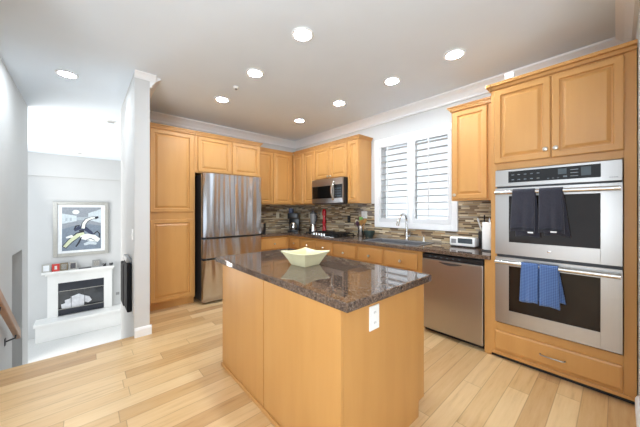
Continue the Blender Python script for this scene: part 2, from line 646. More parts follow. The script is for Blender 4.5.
# the window: casing, sash, pane
b = MB()
for (x0, x1, z0, z1) in ((2.115, 2.19, 1.08, 2.43), (3.28, 3.352, 1.08, 2.43), (2.19, 3.28, 1.08, 1.16), (2.19, 3.28, 2.35, 2.43)):
    b.box(x0, x1, -0.03, 0.0, z0, z1, 0.004)
win = struct('window_1', b, 'trim')
b = MB()
for (x0, x1, z0, z1) in ((WX0, WX0 + 0.035, WZ0, WZ1), (WX1 - 0.035, WX1, WZ0, WZ1), (WX0, WX1, WZ0, WZ0 + 0.035), (WX0, WX1, WZ1 - 0.035, WZ1),
                         (2.715, 2.75, WZ0, WZ1)):
    b.box(x0, x1, 0.08, 0.12, z0, z1)
b.build('window_sash', 'trim', win)
MB().box(WX0 + 0.03, WX1 - 0.03, 0.098, 0.102, WZ0 + 0.03, WZ1 - 0.03).build('window_pane', 'pane', win)

# ground and the neighbouring house outside
struct('ground_outside', MB().box(-8, 14, 0.2, 16, -2.1, -2.0), 'outside_ground')
h = thing('house', 'pale stucco house seen faintly through the window shutters', 'house', (4.0, 6.5, -2.0))
MB().box(-2.2, 9.0, 0, 4, 0, 4.6).build('wall', 'stucco', h)
MB().prism([(-0.3, 4.6), (4.3, 4.6), (2.0, 5.8)], 'x', -2.4, 9.2).build('roof', 'photo_bronze', h)
for (x, z) in ((-1.2, 2.7), (0.2, 2.7), (1.6, 2.7), (-0.4, 0.9), (1.2, 0.9)):
    w = MB().box(x - 0.42, x + 0.42, -0.05, 0.0, z - 0.1, z + 1.1).box(x - 0.5, x + 0.5, -0.03, 0, z - 0.16, z + 1.16).build('window', 'trim', h)
    MB().box(x - 0.36, x + 0.36, -0.056, -0.05, z - 0.04, z + 1.04).build('window_pane', 'outside_glass', w)


# ------------------------------------------------------------------ plantation shutters
def shutter(x0, x1, rod_x, label):
    z0, z1 = WZ0 + 0.002, WZ1 - 0.002
    t = thing('window_shutter', label, 'shutter', (x0, -0.002, z0), 0, 'shutters on the kitchen window')
    W, H = x1 - x0, z1 - z0
    st = 0.038
    f = MB()
    f.box(0, st, -0.022, 0.012, 0, H, 0.003)
    f.box(W - st, W, -0.022, 0.012, 0, H, 0.003)
    f.box(st, W - st, -0.022, 0.012, 0, 0.06, 0.003)
    f.box(st, W - st, -0.022, 0.012, H - 0.05, H, 0.003)
    f.build('frame', 'shutter', t)
    n = 12
    pitch = (H - 0.11) / n
    ang = math.radians(-4)
    ca, sa = math.cos(ang), math.sin(ang)
    base = None
    for k in range(n):
        zc = 0.06 + pitch * (k + 0.5)
        if base is None:
            m = MB()
            prof = [(-0.041, 0), (-0.025, 0.0055), (0, 0.007), (0.025, 0.0055), (0.041, 0), (0.025, -0.0055), (0, -0.007), (-0.025, -0.0055)]
            m.prism([(p[0] * ca - p[1] * sa, p[0] * sa + p[1] * ca) for p in prof], 'x', st + 0.002, W - st - 0.002)
            base = m.build('louver', 'shutter', t, True, (0, 0.0, zc))
        else:
            c = base.copy()
            COL.objects.link(c)
            c.parent = t
            c.location = (0, 0.0, zc)
    MB().box(rod_x - x0 - 0.006, rod_x - x0 + 0.006, -0.060, -0.046, 0.07, H - 0.06, 0.002).build('tilt_rod', 'shutter', t)
    return t


shutter(2.195, 2.715, 2.37, 'white louvred shutter on the window half nearer the fridge, behind the faucet')
shutter(2.755, 3.275, 3.00, 'white louvred shutter on the window half nearer the ovens')
struct('trim_9', MB().box(2.716, 2.754, -0.03, 0.012, WZ0, WZ1, 0.003), 'trim')


# ------------------------------------------------------------------ cabinets
RAISED = [(0.0, 0.006), (0.006, 0.0), (0.046, 0.0), (0.048, 0.006), (0.051, 0.013), (0.062, 0.013), (0.082, 0.003), (0.086, 0.0025)]
DRAWER = [(0.0, 0.006), (0.008, 0.002), (0.012, 0.0)]


def knob(parent, x, y, z):
    k = MB().lathe([(0.006, 0), (0.006, -0.013), (0.015, -0.018), (0.018, -0.025), (0.015, -0.031), (0.005, -0.035)], (x, y, z), 14, 'y')
    return k.build('knob', 'nickel', parent, True)


def cabinet(label, loc, rotz, w, d, z0, z1, fronts, toe=False, cornice=None, group=None, name='cabinet', hollow=False):
    """local frame: x along the front, front towards -y, origin at the back middle of the base. fronts: (kind, x0, x1, z0, z1, knob)"""
    t = thing(name, label, 'cabinet', loc, rotz, group)
    oz = loc[2]
    b = MB()
    if hollow:
        b.box(-w / 2, w / 2, -d + 0.06, 0, 0, 0.1)
        b.box(-w / 2, w / 2, -d, 0, 0.1, 0.12)
        b.box(-w / 2, w / 2, -0.018, 0, 0.12, z1)
        b.box(-w / 2, w / 2, -d, -d + 0.018, 0.12, z1)
        b.box(-w / 2, -w / 2 + 0.018, -d + 0.018, -0.018, 0.12, z1)
        b.box(w / 2 - 0.018, w / 2, -d + 0.018, -0.018, 0.12, z1)
    elif toe:
        b.box(-w / 2, w / 2, -d + 0.06, 0, 0, 0.1)
        b.box(-w / 2, w / 2, -d, 0, 0.1, z1 - oz, 0.001)
    else:
        b.box(-w / 2, w / 2, -d, 0, z0 - oz, z1 - oz, 0.0015)
    b.build('body', 'maple', t)
    for (kind, x0, x1, a0, a1, kn) in fronts:
        m = MB().nested_panel(x0, x1, a0 - oz, a1 - oz, -d, -d - 0.02, RAISED if kind == 'door' else DRAWER)
        o = m.build(kind, 'maple', t)
        if kn:
            knob(o, kn[0], -d - 0.02, kn[1] - oz)
    if cornice:
        c0, c1, left, right = cornice[:4]
        cut = cornice[4] if len(cornice) > 4 else 0
        # stepped moulding that wraps the exposed ends
        x0, x1 = -w / 2, w / 2
        m = MB()
        for (za, zb, out) in ((c0, c0 + (c1 - c0) * 0.4, 0.010), (c0 + (c1 - c0) * 0.4, c0 + (c1 - c0) * 0.75, 0.022), (c0 + (c1 - c0) * 0.75, c1, 0.036)):
            m.box(x0 + cut, x1, -d - 0.012 - out, 0 if not cut else -d, za - oz, zb - oz, 0.002)
            if right:
                m.box(x1 - 0.01, x1 + out, -d - 0.012 - out, right, za - oz, zb - oz, 0.002)
            if left:
                m.box(x0 - out, x0 + 0.01, -d - 0.012 - out, left, za - oz, zb - oz, 0.002)
        m.build('cornice', 'maple', t)
    return t


G_UP = 'wall cabinets'
G_BASE = 'base cabinets under the counter'
RB = math.pi / 2     # fronts facing +x (fridge wall)

# pantry: local x runs to +y
pw = 0.585
cabinet('tall maple pantry cabinet between the white column and the fridge', (0.002, -2.573 - 0.0, 0), RB, 0.655, 0.60, 0.0, 2.43,
        [('door', -0.225 - 0.0, 0.30, 1.315, 2.41, None), ('door', -0.225, 0.30, 0.125, 1.215, None)], True, (2.425, 2.475, False, False), None, 'pantry_cabinet')
# over-fridge cabinet
cabinet('maple cabinet with two doors above the fridge', (0.002, -1.7225, 1.885), RB, 1.04, 0.60, 1.885, 2.43,
        [('door', -0.485, 0.005, 1.90, 2.41, None), ('door', 0.03, 0.505, 1.90, 2.41, None)], False, (2.425, 2.475, False, -0.40), G_UP)
# uppers on the fridge wall
cabinet('maple wall cabinet right of the fridge, on the fridge wall', (0.013, -0.7575, 1.447), RB, 0.877, 0.30, 1.447, 2.44,
        [('door', -0.40, -0.03, 1.465, 2.42, None), ('door', -0.005, 0.385, 1.465, 2.42, None)], False, (2.435, 2.485, False, False), G_UP)
# uppers on the window wall
cabinet('maple corner wall cabinet left of the microwave, on the window wall', (0.506, -0.013, 1.447), 0, 1.006, 0.297, 1.447, 2.44,
        [('door', -0.155, 0.16, 1.465, 2.42, None), ('door', 0.185, 0.49, 1.465, 2.42, None)], False, (2.435, 2.485, False, False, 0.375), G_UP)
cabinet('short maple wall cabinet directly above the microwave', (1.408, -0.013, 1.868), 0, 0.79, 0.297, 1.868, 2.44,
        [('door', -0.385, -0.005, 1.885, 2.42, (-0.03, 1.915)), ('door', 0.01, 0.385, 1.885, 2.42, (0.035, 1.915))], False, (2.435, 2.485, False, False), G_UP)
cabinet('narrow maple wall cabinet between the microwave and the window', (1.923, -0.013, 1.447), 0, 0.235, 0.297, 1.447, 2.44,
        [('door', -0.105, 0.105, 1.465, 2.42, None)], False, (2.435, 2.485, False, -0.001), G_UP)
cabinet('maple wall cabinet between the window and the double oven', (3.631, -0.013, 1.447), 0, 0.47, 0.297, 1.447, 2.455,
        [('door', -0.215, 0.125, 1.465, 2.435, (-0.19, 1.51))], False, (2.45, 2.50, -0.001, False), G_UP)

# oven tower: body built around the oven niche
OX = 4.305
t = thing('oven_cabinet', 'tall maple cabinet housing the double wall oven', 'cabinet', (OX, 0, 0))
MB().box(-0.433, -0.385, -0.62, -0.001, 0.035, 2.45, 0.0015).build('side_panel', 'maple', t)
MB().box(0.375, 0.435, -0.62, -0.001, 0.035, 2.45, 0.0015).build('side_panel', 'maple', t)
MB().box(-0.3845, 0.3745, -0.62, -0.001, 1.705, 2.45).build('upper_body', 'maple', t)
MB().box(-0.3845, 0.3745, -0.62, -0.001, 0.035, 0.325).build('lower_body', 'maple', t)
MB().box(-0.433, 0.435, -0.60, -0.05, 0.0, 0.035).build('toe_kick', 'black', t)
MB().box(-0.433, 0.435, -0.632, -0.62, 0.035, 0.06, 0.003).build('base_strip', 'maple', t)
for x0, x1, kx in ((-0.402, -0.012, -0.042), (-0.005, 0.377, 0.022)):
    o = MB().nested_panel(x0, x1, 1.765, 2.425, -0.62, -0.641, RAISED).build('door', 'maple', t)
    knob(o, kx, -0.641, 1.835)
o = MB().nested_panel(-0.40, 0.368, 0.085, 0.255, -0.62, -0.641, DRAWER).build('drawer', 'maple', t)
MB().tube([(-0.075, -0.641, 0.165), (-0.073, -0.662, 0.165), (-0.055, -0.668, 0.165), (0, -0.670, 0.165), (0.055, -0.668, 0.165), (0.073, -0.662, 0.165), (0.075, -0.641, 0.165)],
          0.0055, 8).build('handle', 'aged_nickel', o, True)
b = MB()
for (za, zb, out) in ((2.440, 2.468, 0.012), (2.468, 2.494, 0.034)):
    b.box(-0.433, 0.436, -0.625 - out, -0.001, za, zb, 0.002)
    b.box(-0.433 - out, -0.42, -0.625 - out, -0.40, za, zb, 0.002)
b.build('cornice', 'maple', t)

# base cabinets, window wall
FZ = 0.88


def base_unit(label, x0, x1, fronts, name='base_cabinet', hollow=False):
    cx = (x0 + x1) / 2
    fr = [(k, a - cx, c - cx, z0, z1, (kn[0] - cx, kn[1]) if kn else None) for (k, a, c, z0, z1, kn) in fronts]
    return cabinet(label, (cx, -0.002, 0), 0, x1 - x0, 0.588, 0.0, FZ, fr, True, None, G_BASE, name, hollow)


base_unit('maple base cabinet in the corner of the L-shaped counter', 0.003, 0.948, [('drawer', 0.655, 0.93, 0.655, 0.84, (0.79, 0.745)), ('door', 0.655, 0.93, 0.125, 0.635, None)])
base_unit('wide maple base cabinet under the cooktop', 0.952, 1.762,
          [('drawer', 0.97, 1.35, 0.655, 0.84, (1.16, 0.745)), ('drawer', 1.375, 1.745, 0.655, 0.84, (1.56, 0.745)),
           ('door', 0.97, 1.35, 0.125, 0.635, (1.31, 0.59)), ('door', 1.375, 1.745, 0.125, 0.635, (1.41, 0.59))])
base_unit('maple base cabinet with one drawer between the cooktop and the sink', 1.766, 2.236,
          [('drawer', 1.785, 2.215, 0.655, 0.84, (2.0, 0.72)), ('door', 1.785, 2.215, 0.125, 0.635, (2.17, 0.59))])
base_unit('wide maple base cabinet under the sink', 2.24, 3.195,
          [('drawer', 2.265, 2.665, 0.655, 0.84, (2.46, 0.735)), ('drawer', 2.71, 3.135, 0.655, 0.84, (2.93, 0.735)),
           ('door', 2.265, 2.665, 0.125, 0.635, (2.62, 0.59)), ('door', 2.71, 3.135, 0.125, 0.635, (2.75, 0.59))], 'base_cabinet', True)
cabinet('maple base cabinet on the fridge wall right beside the fridge', (0.002, -0.907, 0), RB, 0.62, 0.59, 0.0, FZ,
        [('drawer', -0.285, 0.255, 0.655, 0.84, (-0.02, 0.745)), ('door', -0.285, 0.255, 0.125, 0.635, None)], True, None, G_BASE, 'base_cabinet')
# filler panel between dishwasher and oven cabinet is part of the counter run
tag(MB().box(3.816, 3.870, -0.61, -0.002, 0.0, FZ, 0.001).build('filler_panel', 'maple'), 'narrow maple filler panel between the dishwasher and the oven cabinet', 'panel')

# counter, one L-shaped slab with a sink cut-out
SX0, SX1, SY0, SY1 = 2.31, 3.09, -0.535, -0.125
b = MB()
CT0, CT1 = FZ + 0.001, 0.92
b.box(0.002, SX0, -0.64, -0.013, CT0, CT1, 0.003)
b.box(SX1, 3.869, -0.64, -0.013, CT0, CT1, 0.003)
b.box(SX0 - 0.003, SX1 + 0.003, -0.64, SY0, CT0, CT1, 0.003)
b.box(SX0 - 0.003, SX1 + 0.003, SY1, -0.013, CT0, CT1, 0.003)
b.box(0.013, 0.64, -1.215, -0.637, CT0, CT1, 0.003)
tag(b.build('countertop', 'granite'), 'dark brown speckled granite counter running along both kitchen walls', 'countertop')

# sink
t = thing('kitchen_sink', 'grey double basin sink set into the counter under the window', 'sink', ((SX0 + SX1) / 2, (SY0 + SY1) / 2, 0.70))
hw, hd = (SX1 - SX0) / 2 - 0.001, (SY1 - SY0) / 2 - 0.001
b = MB()
b.box(-hw, hw, -hd, hd, 0.0, 0.012)
for (x0, x1, y0, y1) in ((-hw, -hw + 0.012, -hd, hd), (hw - 0.012, hw, -hd, hd), (-hw, hw, -hd, -hd + 0.012), (-hw, hw, hd - 0.012, hd), (-0.012, 0.012, -hd, hd)):
    b.box(x0, x1, y0, y1, 0.0, 0.222 if abs(x0 + x1) > 1e-6 or y1 - y0 < 0.1 else 0.19, 0.002)
b.build('basin', 'sink', t)
b = MB()
for (x0, x1, y0, y1) in ((-hw - 0.018, -hw + 0.006, -hd - 0.018, hd + 0.018), (hw - 0.006, hw + 0.018, -hd - 0.018, hd + 0.018),
                         (-hw, hw, -hd - 0.018, -hd + 0.006), (-hw, hw, hd - 0.006, hd + 0.018)):
    b.box(x0, x1, y0, y1, 0.2205, 0.226, 0.002)
b.build('rim', 'sink', t)
for x in (-hw / 2, hw / 2):
    MB().lathe([(0.04, 0.012), (0.04, 0.016), (0.03, 0.017)], (x, 0, 0), 20).build('drain', 'chrome', t, True)

# faucet
t = thing('kitchen_faucet', 'chrome gooseneck faucet standing behind the sink', 'faucet', (2.70, -0.075, 0.9215))
MB().lathe([(0.030, 0), (0.030, 0.012), (0.022, 0.02), (0.020, 0.10), (0.016, 0.105)], (0, 0, 0), 20).build('base', 'chrome', t, True)
pts = [(0, 0, 0.10), (0, 0, 0.20), (0, 0, 0.27)]
for k in range(1, 11):
    a = math.pi * k / 10 * 0.86
    pts.append((-0.012 * k / 10, -0.085 + 0.085 * math.cos(a), 0.27 + 0.095 * math.sin(a)))
MB().tube(pts, 0.0155, 12).build('spout', 'chrome', t, True)
p = Vector(pts[-1])
MB().tube([p, p + Vector((-0.004, -0.016, -0.03)), p + Vector((-0.01, -0.035, -0.10))], [0.016, 0.020, 0.022], 12).build('spray_head', 'steel_h', t, True)
MB().tube([(0.018, -0.0, 0.06), (0.045, -0.004, 0.062), (0.05, -0.004, 0.062)], [0.015, 0.018, 0.016], 12).tube([(0.048, -0.004, 0.065), (0.062, -0.02, 0.105)], [0.006, 0.005], 8).build('lever', 'chrome', t, True)

t = thing('soap_dispenser', 'small white soap pump beside the faucet', 'soap dispenser', (2.945, -0.075, 0.921))
MB().lathe([(0.016, 0), (0.016, 0.01), (0.009, 0.015), (0.009, 0.06)], (0, 0, 0), 14).build('body', 'white_plastic', t, True)
MB().tube([(0, 0, 0.058), (0, 0, 0.078), (0, -0.03, 0.08)], [0.007, 0.008, 0.005], 8).build('nozzle', 'chrome', t, True)

# ------------------------------------------------------------------ fridge
t = thing('refrigerator', 'stainless french-door refrigerator with two bottom drawers', 'refrigerator', (0.02, -1.735, 0.0), RB)
W = 0.455
b = MB()
b.box(-W, W, -0.685, 0, 0.03, 1.855, 0.004)
b.build('case', 'dark_grey', t)
b = MB()
for x in (-W + 0.05, W - 0.05):
    b.box(x - 0.025, x + 0.025, -0.66, -0.61, 0.0, 0.03)
    b.box(x - 0.025, x + 0.025, -0.10, -0.05, 0.0, 0.03)
b.build('feet', 'black', t)
dy0, dy1 = -0.765, -0.69


def fridge_front(name, x0, x1, z0, z1):
    # slightly crowned sheet-metal front
    n = 8
    m = MB()
    pts = []
    for k in range(n + 1):
        u = k / n
        x = x0 + (x1 - x0) * u
        bow = 0.006 * (1 - (2 * u - 1) ** 2)
        pts.append((x, dy0 - bow))
    pts += [(x1, dy1), (x0, dy1)]
    m.prism(pts, 'z', z0, z1)
    return m.build(name, 'steel_fridge', t, True)


dl = fridge_front('door', -W, -0.003, 0.955, 1.87)
dr = fridge_front('door', 0.003, W, 0.955, 1.87)
w1 = fridge_front('drawer', -W, W, 0.655, 0.925)
w2 = fridge_front('drawer', -W, W, 0.035, 0.625)
for par, x0, x1 in ((dr, 0.012, 0.044),):
    MB().box(x0, x1, dy0 - 0.006, dy0 + 0.005, 1.02, 1.74, 0.002).build('handle', 'steel_h', par)
for par, z in ((w1, 0.927), (w2, 0.627)):
    MB().box(-W + 0.05, W - 0.03, dy0 - 0.004, dy1, z, z + 0.026, 0.002).build('handle', 'black', par)
MB().box(-0.06, 0.06, -0.70, -0.60, 1.855, 1.875, 0.003).build('hinge_cover', 'dark_grey', t)

# ------------------------------------------------------------------ microwave
t = thing('microwave', 'stainless over-the-range microwave under the short wall cabinet', 'microwave', (1.42, -0.014, 1.452))
MB().box(-0.375, 0.383, -0.375, 0, 0, 0.413, 0.003).build('case', 'black', t)
d = MB().box(-0.375, 0.372, -0.40, -0.3755, 0.005, 0.41, 0.004).build('door', 'steel', t)
MB().box(-0.365, 0.15, -0.403, -0.400, 0.085, 0.295, 0.001).build('window', 'black_glass', d)
MB().box(0.185, 0.365, -0.403, -0.400, 0.085, 0.305, 0.001).build('control_panel', 'black_glass', d)
hp = []
for k in range(9):
    u = k / 8
    hp.append((0.165, -0.404 - 0.045 * math.sin(math.pi * u), 0.05 + 0.31 * u))
MB().tube(hp, 0.015, 10, (1.3, 0.8)).build('handle', 'steel_h', d, True)
for k in range(3):
    for j in range(4):
        MB().box(0.205 + 0.05 * k, 0.235 + 0.05 * k, -0.4036, -0.403, 0.11 + 0.04 * j, 0.128 + 0.04 * j).build('button', 'screen', d)
MB().box(-0.34, 0.34, -0.36, -0.05, -0.006, 0.0).build('vent_grille', 'dark_grey', t)

# ------------------------------------------------------------------ double oven
t = thing('double_oven', 'stainless double wall oven built into the tall cabinet', 'oven', (4.294, -0.11, 0.33))
z_off = -0.33
F0 = -0.537     # local front plane (world y -0.647)
MB().box(-0.378, 0.378, -0.505, 0, 0.003, 1.37).build('case', 'dark_grey', t)
c = MB().box(-0.381, 0.381, F0 + 0.004, -0.5135, 1.551 + z_off, 1.699 + z_off, 0.003).build('control_panel', 'steel', t)
g = MB().box(-0.282, 0.277, F0, F0 + 0.005, 1.583 + z_off, 1.681 + z_off, 0.001).build('display', 'black_glass', c)
b = MB()
for k in range(5):
    for j in range(2):
        x = -0.258 + k * 0.043
        z = 1.603 + z_off + j * 0.042
        b.box(x, x + 0.018, F0 - 0.0008, F0, z, z + 0.007)
for k in range(3):
    x = -0.02 + k * 0.03
    b.box(x, x + 0.012, F0 - 0.0008, F0, 1.597 + z_off, 1.601 + z_off)
for j in range(3):
    b.box(0.115, 0.160, F0 - 0.0008, F0, 1.603 + z_off + j * 0.024, 1.609 + z_off + j * 0.024)
b.box(0.075, 0.098, F0 - 0.0008, F0, 1.600 + z_off, 1.612 + z_off)
b.build('button_print', 'marking', c)
MB().box(0.045, 0.095, F0 - 0.0008, F0, 1.625 + z_off, 1.668 + z_off).build('screen', 'screen', c)
MB().box(0.175, 0.228, F0 - 0.0008, F0, 1.603 + z_off, 1.668 + z_off).build('screen', 'screen', c)
b = MB()
for k in range(4):
    b.box(0.318 + k * 0.011, 0.326 + k * 0.011, F0 + 0.0030, F0 + 0.0042, 1.574 + z_off, 1.581 + z_off)
b.build('badge', 'grey_plate', c)


def oven_door(z0, z1, wz0, wz1, hz, badge):
    d = bpy.data.objects.new('dummy', None)
    m = MB()
    x0, x1 = -0.381, 0.381
    wx0, wx1 = -0.279, 0.275
    for (a0, a1, c0, c1) in ((x0, wx0, z0, z1), (wx1, x1, z0, z1), (wx0, wx1, z0, wz0), (wx0, wx1, wz1, z1)):
        m.box(a0, a1, F0 + 0.002, -0.5135, c0 + z_off, c1 + z_off, 0.001)
    bpy.data.objects.remove(d)
    d = m.build('door', 'steel', t)
    MB().box(wx0, wx1, F0 + 0.005, -0.5135, wz0 + z_off, wz1 + z_off).build('window', 'oven_glass', d)
    hz += z_off
    MB().tube([(-0.372, -0.580, hz), (0.372, -0.580, hz)], 0.0165, 14).build('handle', 'steel_h', d, True)
    b = MB()
    for x in (-0.345, 0.345):
        b.box(x - 0.012, x + 0.012, -0.578, F0 + 0.002, hz - 0.009, hz + 0.009, 0.003)
    b.build('handle_bracket', 'steel_h', d)
    if badge:
        MB().lathe([(0.010, 0), (0.010, -0.0015), (0.008, -0.002)], (-0.01, F0 + 0.002, wz0 + z_off - 0.055), 16, 'y').build('badge', 'chrome', d, True)
    return d


oven_door(0.950, 1.537, 1.062, 1.466, 1.496, True)
oven_door(0.338, 0.925, 0.457, 0.852, 0.884, False)


# towels over the handles
def towel(label, x0, x1, hz, zf, zb, mat, hem, dx=0.0, skew=0.0, tag_at=None, group=None, folds=2):
    """draped cloth: front drop to zf, over the bar, back drop to zb"""
    cy = -0.690
    t = thing('hand_towel', label, 'towel', ((x0 + x1) / 2, cy, hz), 0, group)
    hw = (x1 - x0) / 2
    r = 0.022
    rnd = random.Random(label)
    ph = rnd.random() * 6
    prof = []
    Lf, Lb = hz - zf, hz - zb
    NF = 16
    for k in range(NF + 1):
        u = k / NF
        prof.append((-r, -Lf * (1 - u), 1 - u, -1))
    for k in range(1, 8):
        a = math.pi - math.pi * k / 8
        prof.append((r * math.cos(a), r * math.sin(a), 0.0, 0))
    for k in range(NF + 1):
        u = k / NF
        prof.append((r * 0.8, -Lb * u, u, 1))
    n = len(prof) - 1

    def fn(u, v):
        i = int(round(v * n))
        y, z, s, side = prof[i]
        x = (-hw + 2 * hw * u)
        flare = 1 + 0.10 * s
        wob = 0.006 * s * math.sin(u * math.pi * 2 * folds + ph) + 0.003 * s * math.sin(u * 17 + ph * 2)
        yy = y - (0.004 * s if side < 0 else -0.002 * s) + (wob if side < 0 else wob * 0.5)
        zz = z - (0.006 * math.sin(u * 5 + ph) * s)
        return (x * flare + skew * s + (dx * s if side > 0 else 0), yy, zz)
    o = MB().grid(fn, 18, n).build('cloth', mat, t, True)
    so = o.modifiers.new('thick', 'SOLIDIFY')
    so.thickness = 0.007
    so.offset = 0
    # woven border near the lower hem
    def hemf(u, v):
        a = fn(u, 0)
        s_hi = fn(u, 2 / n)
        f = 0.35 + 0.5 * v
        return tuple(a[q] + (s_hi[q] - a[q]) * f - (0.0045 if q == 1 else 0) for q in range(3))
    if hem:
        oh = MB().grid(hemf, 18, 2).build('woven_border', hem, t, True)
        sh = oh.modifiers.new('thick', 'SOLIDIFY')
        sh.thickness = 0.002
    if tag_at is not None:
        tx, tz = tag_at
        MB().box(tx - 0.018, tx + 0.018, -r - 0.0155, -r - 0.0145, -Lf - tz, -Lf + 0.012 - tz).build('care_tag', 'tag', t)
    return t


GT = 'towels on the oven handles'
towel('dark navy hand towel on the upper oven handle, nearer the window', 4.055, 4.205, 1.496, 1.165, 1.12, 'navy', 'navy_dark', 0.03, -0.008, (0.05, 0.01), GT)
towel('dark navy hand towel on the upper oven handle, nearer the middle of the door', 4.232, 4.372, 1.496, 1.165, 1.14, 'navy', 'navy_dark', 0.03, 0.004, (0.02, -0.002), GT)
towel('blue waffle towel on the lower oven handle, nearer the window', 4.117, 4.228, 0.884, 0.585, 0.60, 'blue', None, 0.01, -0.008, None, GT, 1)
towel('blue waffle towel on the lower oven handle, nearer the middle of the door', 4.234, 4.346, 0.884, 0.580, 0.62, 'blue', None, 0.03, 0.006, None, GT, 1)

# ------------------------------------------------------------------ dishwasher
t = thing('dishwasher', 'stainless dishwasher with black control strip, under the counter', 'dishwasher', (3.506, -0.01, 0.0))
MB().box(-0.300, 0.303, -0.56, 0, 0.09, 0.868).build('case', 'black', t)
MB().box(-0.300, 0.303, -0.54, -0.02, 0.0, 0.089).build('toe_kick', 'black', t)
d = MB().box(-0.299, 0.302, -0.618, -0.561, 0.055, 0.812, 0.004).build('door', 'steel', t)
MB().box(-0.299, 0.302, -0.612, -0.561, 0.816, 0.862, 0.003).build('control_strip', 'black', t)
b = MB()
pr = []
for k in range(9):
    u = k / 8
    pr.append((-0.115 + 0.23 * u, 0.790 - 0.022 * math.sin(math.pi * u)))
pr += [(0.115, 0.794), (-0.115, 0.794)]
b.prism(pr, 'y', -0.6195, -0.617)
b.build('pocket_handle', 'dark_grey', d)
b = MB()
for k in range(6):
    b.box(-0.22 + k * 0.06, -0.20 + k * 0.06, -0.6126, -0.612, 0.838, 0.845)
b.build('button_print', 'marking', t)

# ------------------------------------------------------------------ cooktop
t = thing('cooktop', 'black glass gas cooktop with metal knobs below the microwave', 'cooktop', (1.40, -0.33, 0.921))
MB().box(-0.37, 0.37, -0.26, 0.25, 0, 0.008, 0.003).build('glass_top', 'black_glass', t)
MB().box(-0.375, 0.375, -0.265, -0.26, 0, 0.009, 0.001).box(-0.375, 0.375, 0.25, 0.255, 0, 0.009, 0.001).build('edge_trim', 'steel_h', t)
for (x, y) in ((-0.245, -0.115), (-0.245, 0.115), (0.0, 0.09), (0.245, -0.115), (0.245, 0.115)):
    g = MB()
    s = 0.105
    for k in (-1, 1):
        g.box(x - s, x + s, y + k * s - 0.006, y + k * s + 0.006, 0.03, 0.042, 0.002)
        g.box(x + k * s - 0.006, x + k * s + 0.006, y - s, y + s, 0.03, 0.042, 0.002)
        g.box(x + k * s - 0.006, x + k * s + 0.006, y - s, y - s + 0.012, 0.008, 0.032)
        g.box(x + k * s - 0.006, x + k * s + 0.006, y + s - 0.012, y + s, 0.008, 0.032)
    g.box(x - s, x + s, y - 0.005, y + 0.005, 0.03, 0.042, 0.002)
    g.box(x - 0.005, x + 0.005, y - s, y + s, 0.03, 0.042, 0.002)
    gr = g.build('grate', 'black', t)
    MB().lathe([(0.035, 0.008), (0.035, 0.02), (0.028, 0.026), (0.0, 0.026)], (x, y, 0), 18, 'z', False).build('burner', 'dark_grey', gr, True)
for k in range(5):
    MB().lathe([(0.023, 0.0085), (0.023, 0.016), (0.019, 0.045), (0.014, 0.048)], (-0.13 + 0.062 * k, -0.225, 0), 16).build('knob', 'steel_h', t, True)

# ------------------------------------------------------------------ island
t = thing('kitchen_island', 'maple island cabinet standing in the middle of the kitchen', 'island', (3.0825, -2.14, 0.0))
ix, iy = 0.7075, 0.40
b = MB()
b.box(-ix, ix, -iy + 0.02, iy, 0.10, 0.874)
b.box(-ix, ix, -iy + 0.02, iy - 0.07, 0.0, 0.10)
b.build('body', 'maple', t)
MB().box(-ix, -0.0105, -iy, -iy + 0.0195, 0.0, 0.874, 0.0015).build('back_panel', 'maple', t)
MB().box(-0.0015, ix - 0.0, -iy, -iy + 0.0195, 0.0, 0.874, 0.0015).build('back_panel', 'maple', t)
MB().box(-ix - 0.008, ix - 0.01, -iy - 0.012, -iy - 0.0005, 0.0, 0.028, 0.003).build('base_strip', 'maple', t)
for k in range(3):
    x0 = -ix + 0.02 + k * 0.462
    m = MB()
    m.nested_panel(-(x0 + 0.445), -x0, 0.125, 0.85, -iy, -iy - 0.02, RAISED)
    o = m.build('door', 'maple', t)
    o.rotation_euler = (0, 0, math.pi)
MB().prism([(-0.856, -0.408), (0.757, -0.408), (0.757, 0.408), (-0.856, 0.408)], 'z', 0.8755, 0.92, 0.006).build('worktop', 'granite', t)


def outlet(label, loc, rotz, mat='white_plastic', kind='outlet', w=0.070, h=0.115, group='wall outlets'):
    """plate against a wall: local front towards -y"""
    t = thing('wall_' + kind, label, kind, loc, rotz, group)
    MB().box(-w / 2, w / 2, -0.006, 0, -h / 2, h / 2, 0.002).build('plate', mat, t)
    if kind == 'outlet':
        for z in (-0.027, 0.027):
            o = MB().box(-0.018, 0.018, -0.008, -0.0055, z - 0.017, z + 0.017, 0.003).build('socket', mat, t)
            MB().box(-0.008, -0.005, -0.0084, -0.008, z - 0.004, z + 0.007).box(0.005, 0.008, -0.0084, -0.008, z - 0.004, z + 0.007).build('slots', 'slot', o)
    else:
        MB().box(-0.008, 0.008, -0.012, -0.0055, -0.016, 0.016, 0.002).build('toggle', mat, t)
    return t


outlet('white outlet on the end panel of the island', (3.7905, -2.288, 0.776), RB, 'white_plastic', 'outlet', 0.082, 0.128)
outlet('beige outlet on the mosaic of the fridge wall', (0.0125, -0.47, 1.235), RB, 'ivory_plastic')
outlet('beige outlet on the mosaic behind the blender', (0.50, -0.0125, 1.24), 0, 'ivory_plastic')
outlet('beige outlet on the mosaic behind the red pepper mill', (0.86, -0.0125, 1.235), 0, 'ivory_plastic')
outlet('black outlet on the mosaic left of the utensil crock', (1.565, -0.0125, 1.185), 0, 'black')
outlet('white outlet on the mosaic behind the utensil crock', (1.90, -0.0125, 1.265), 0, 'white_plastic', 'outlet', 0.115, 0.115)
outlet('small white light switch on the left side of the white column', (1.169, YW0 - 0.0005, 1.08), 0, 'white_plastic', 'switch', group=None)

# bowl on the island: four flared petals on a square foot
t = thing('ceramic_bowl', 'cream square bowl with flared wavy rim, on the island', 'bowl', (3.035, -2.15, 0.9205), math.radians(6))


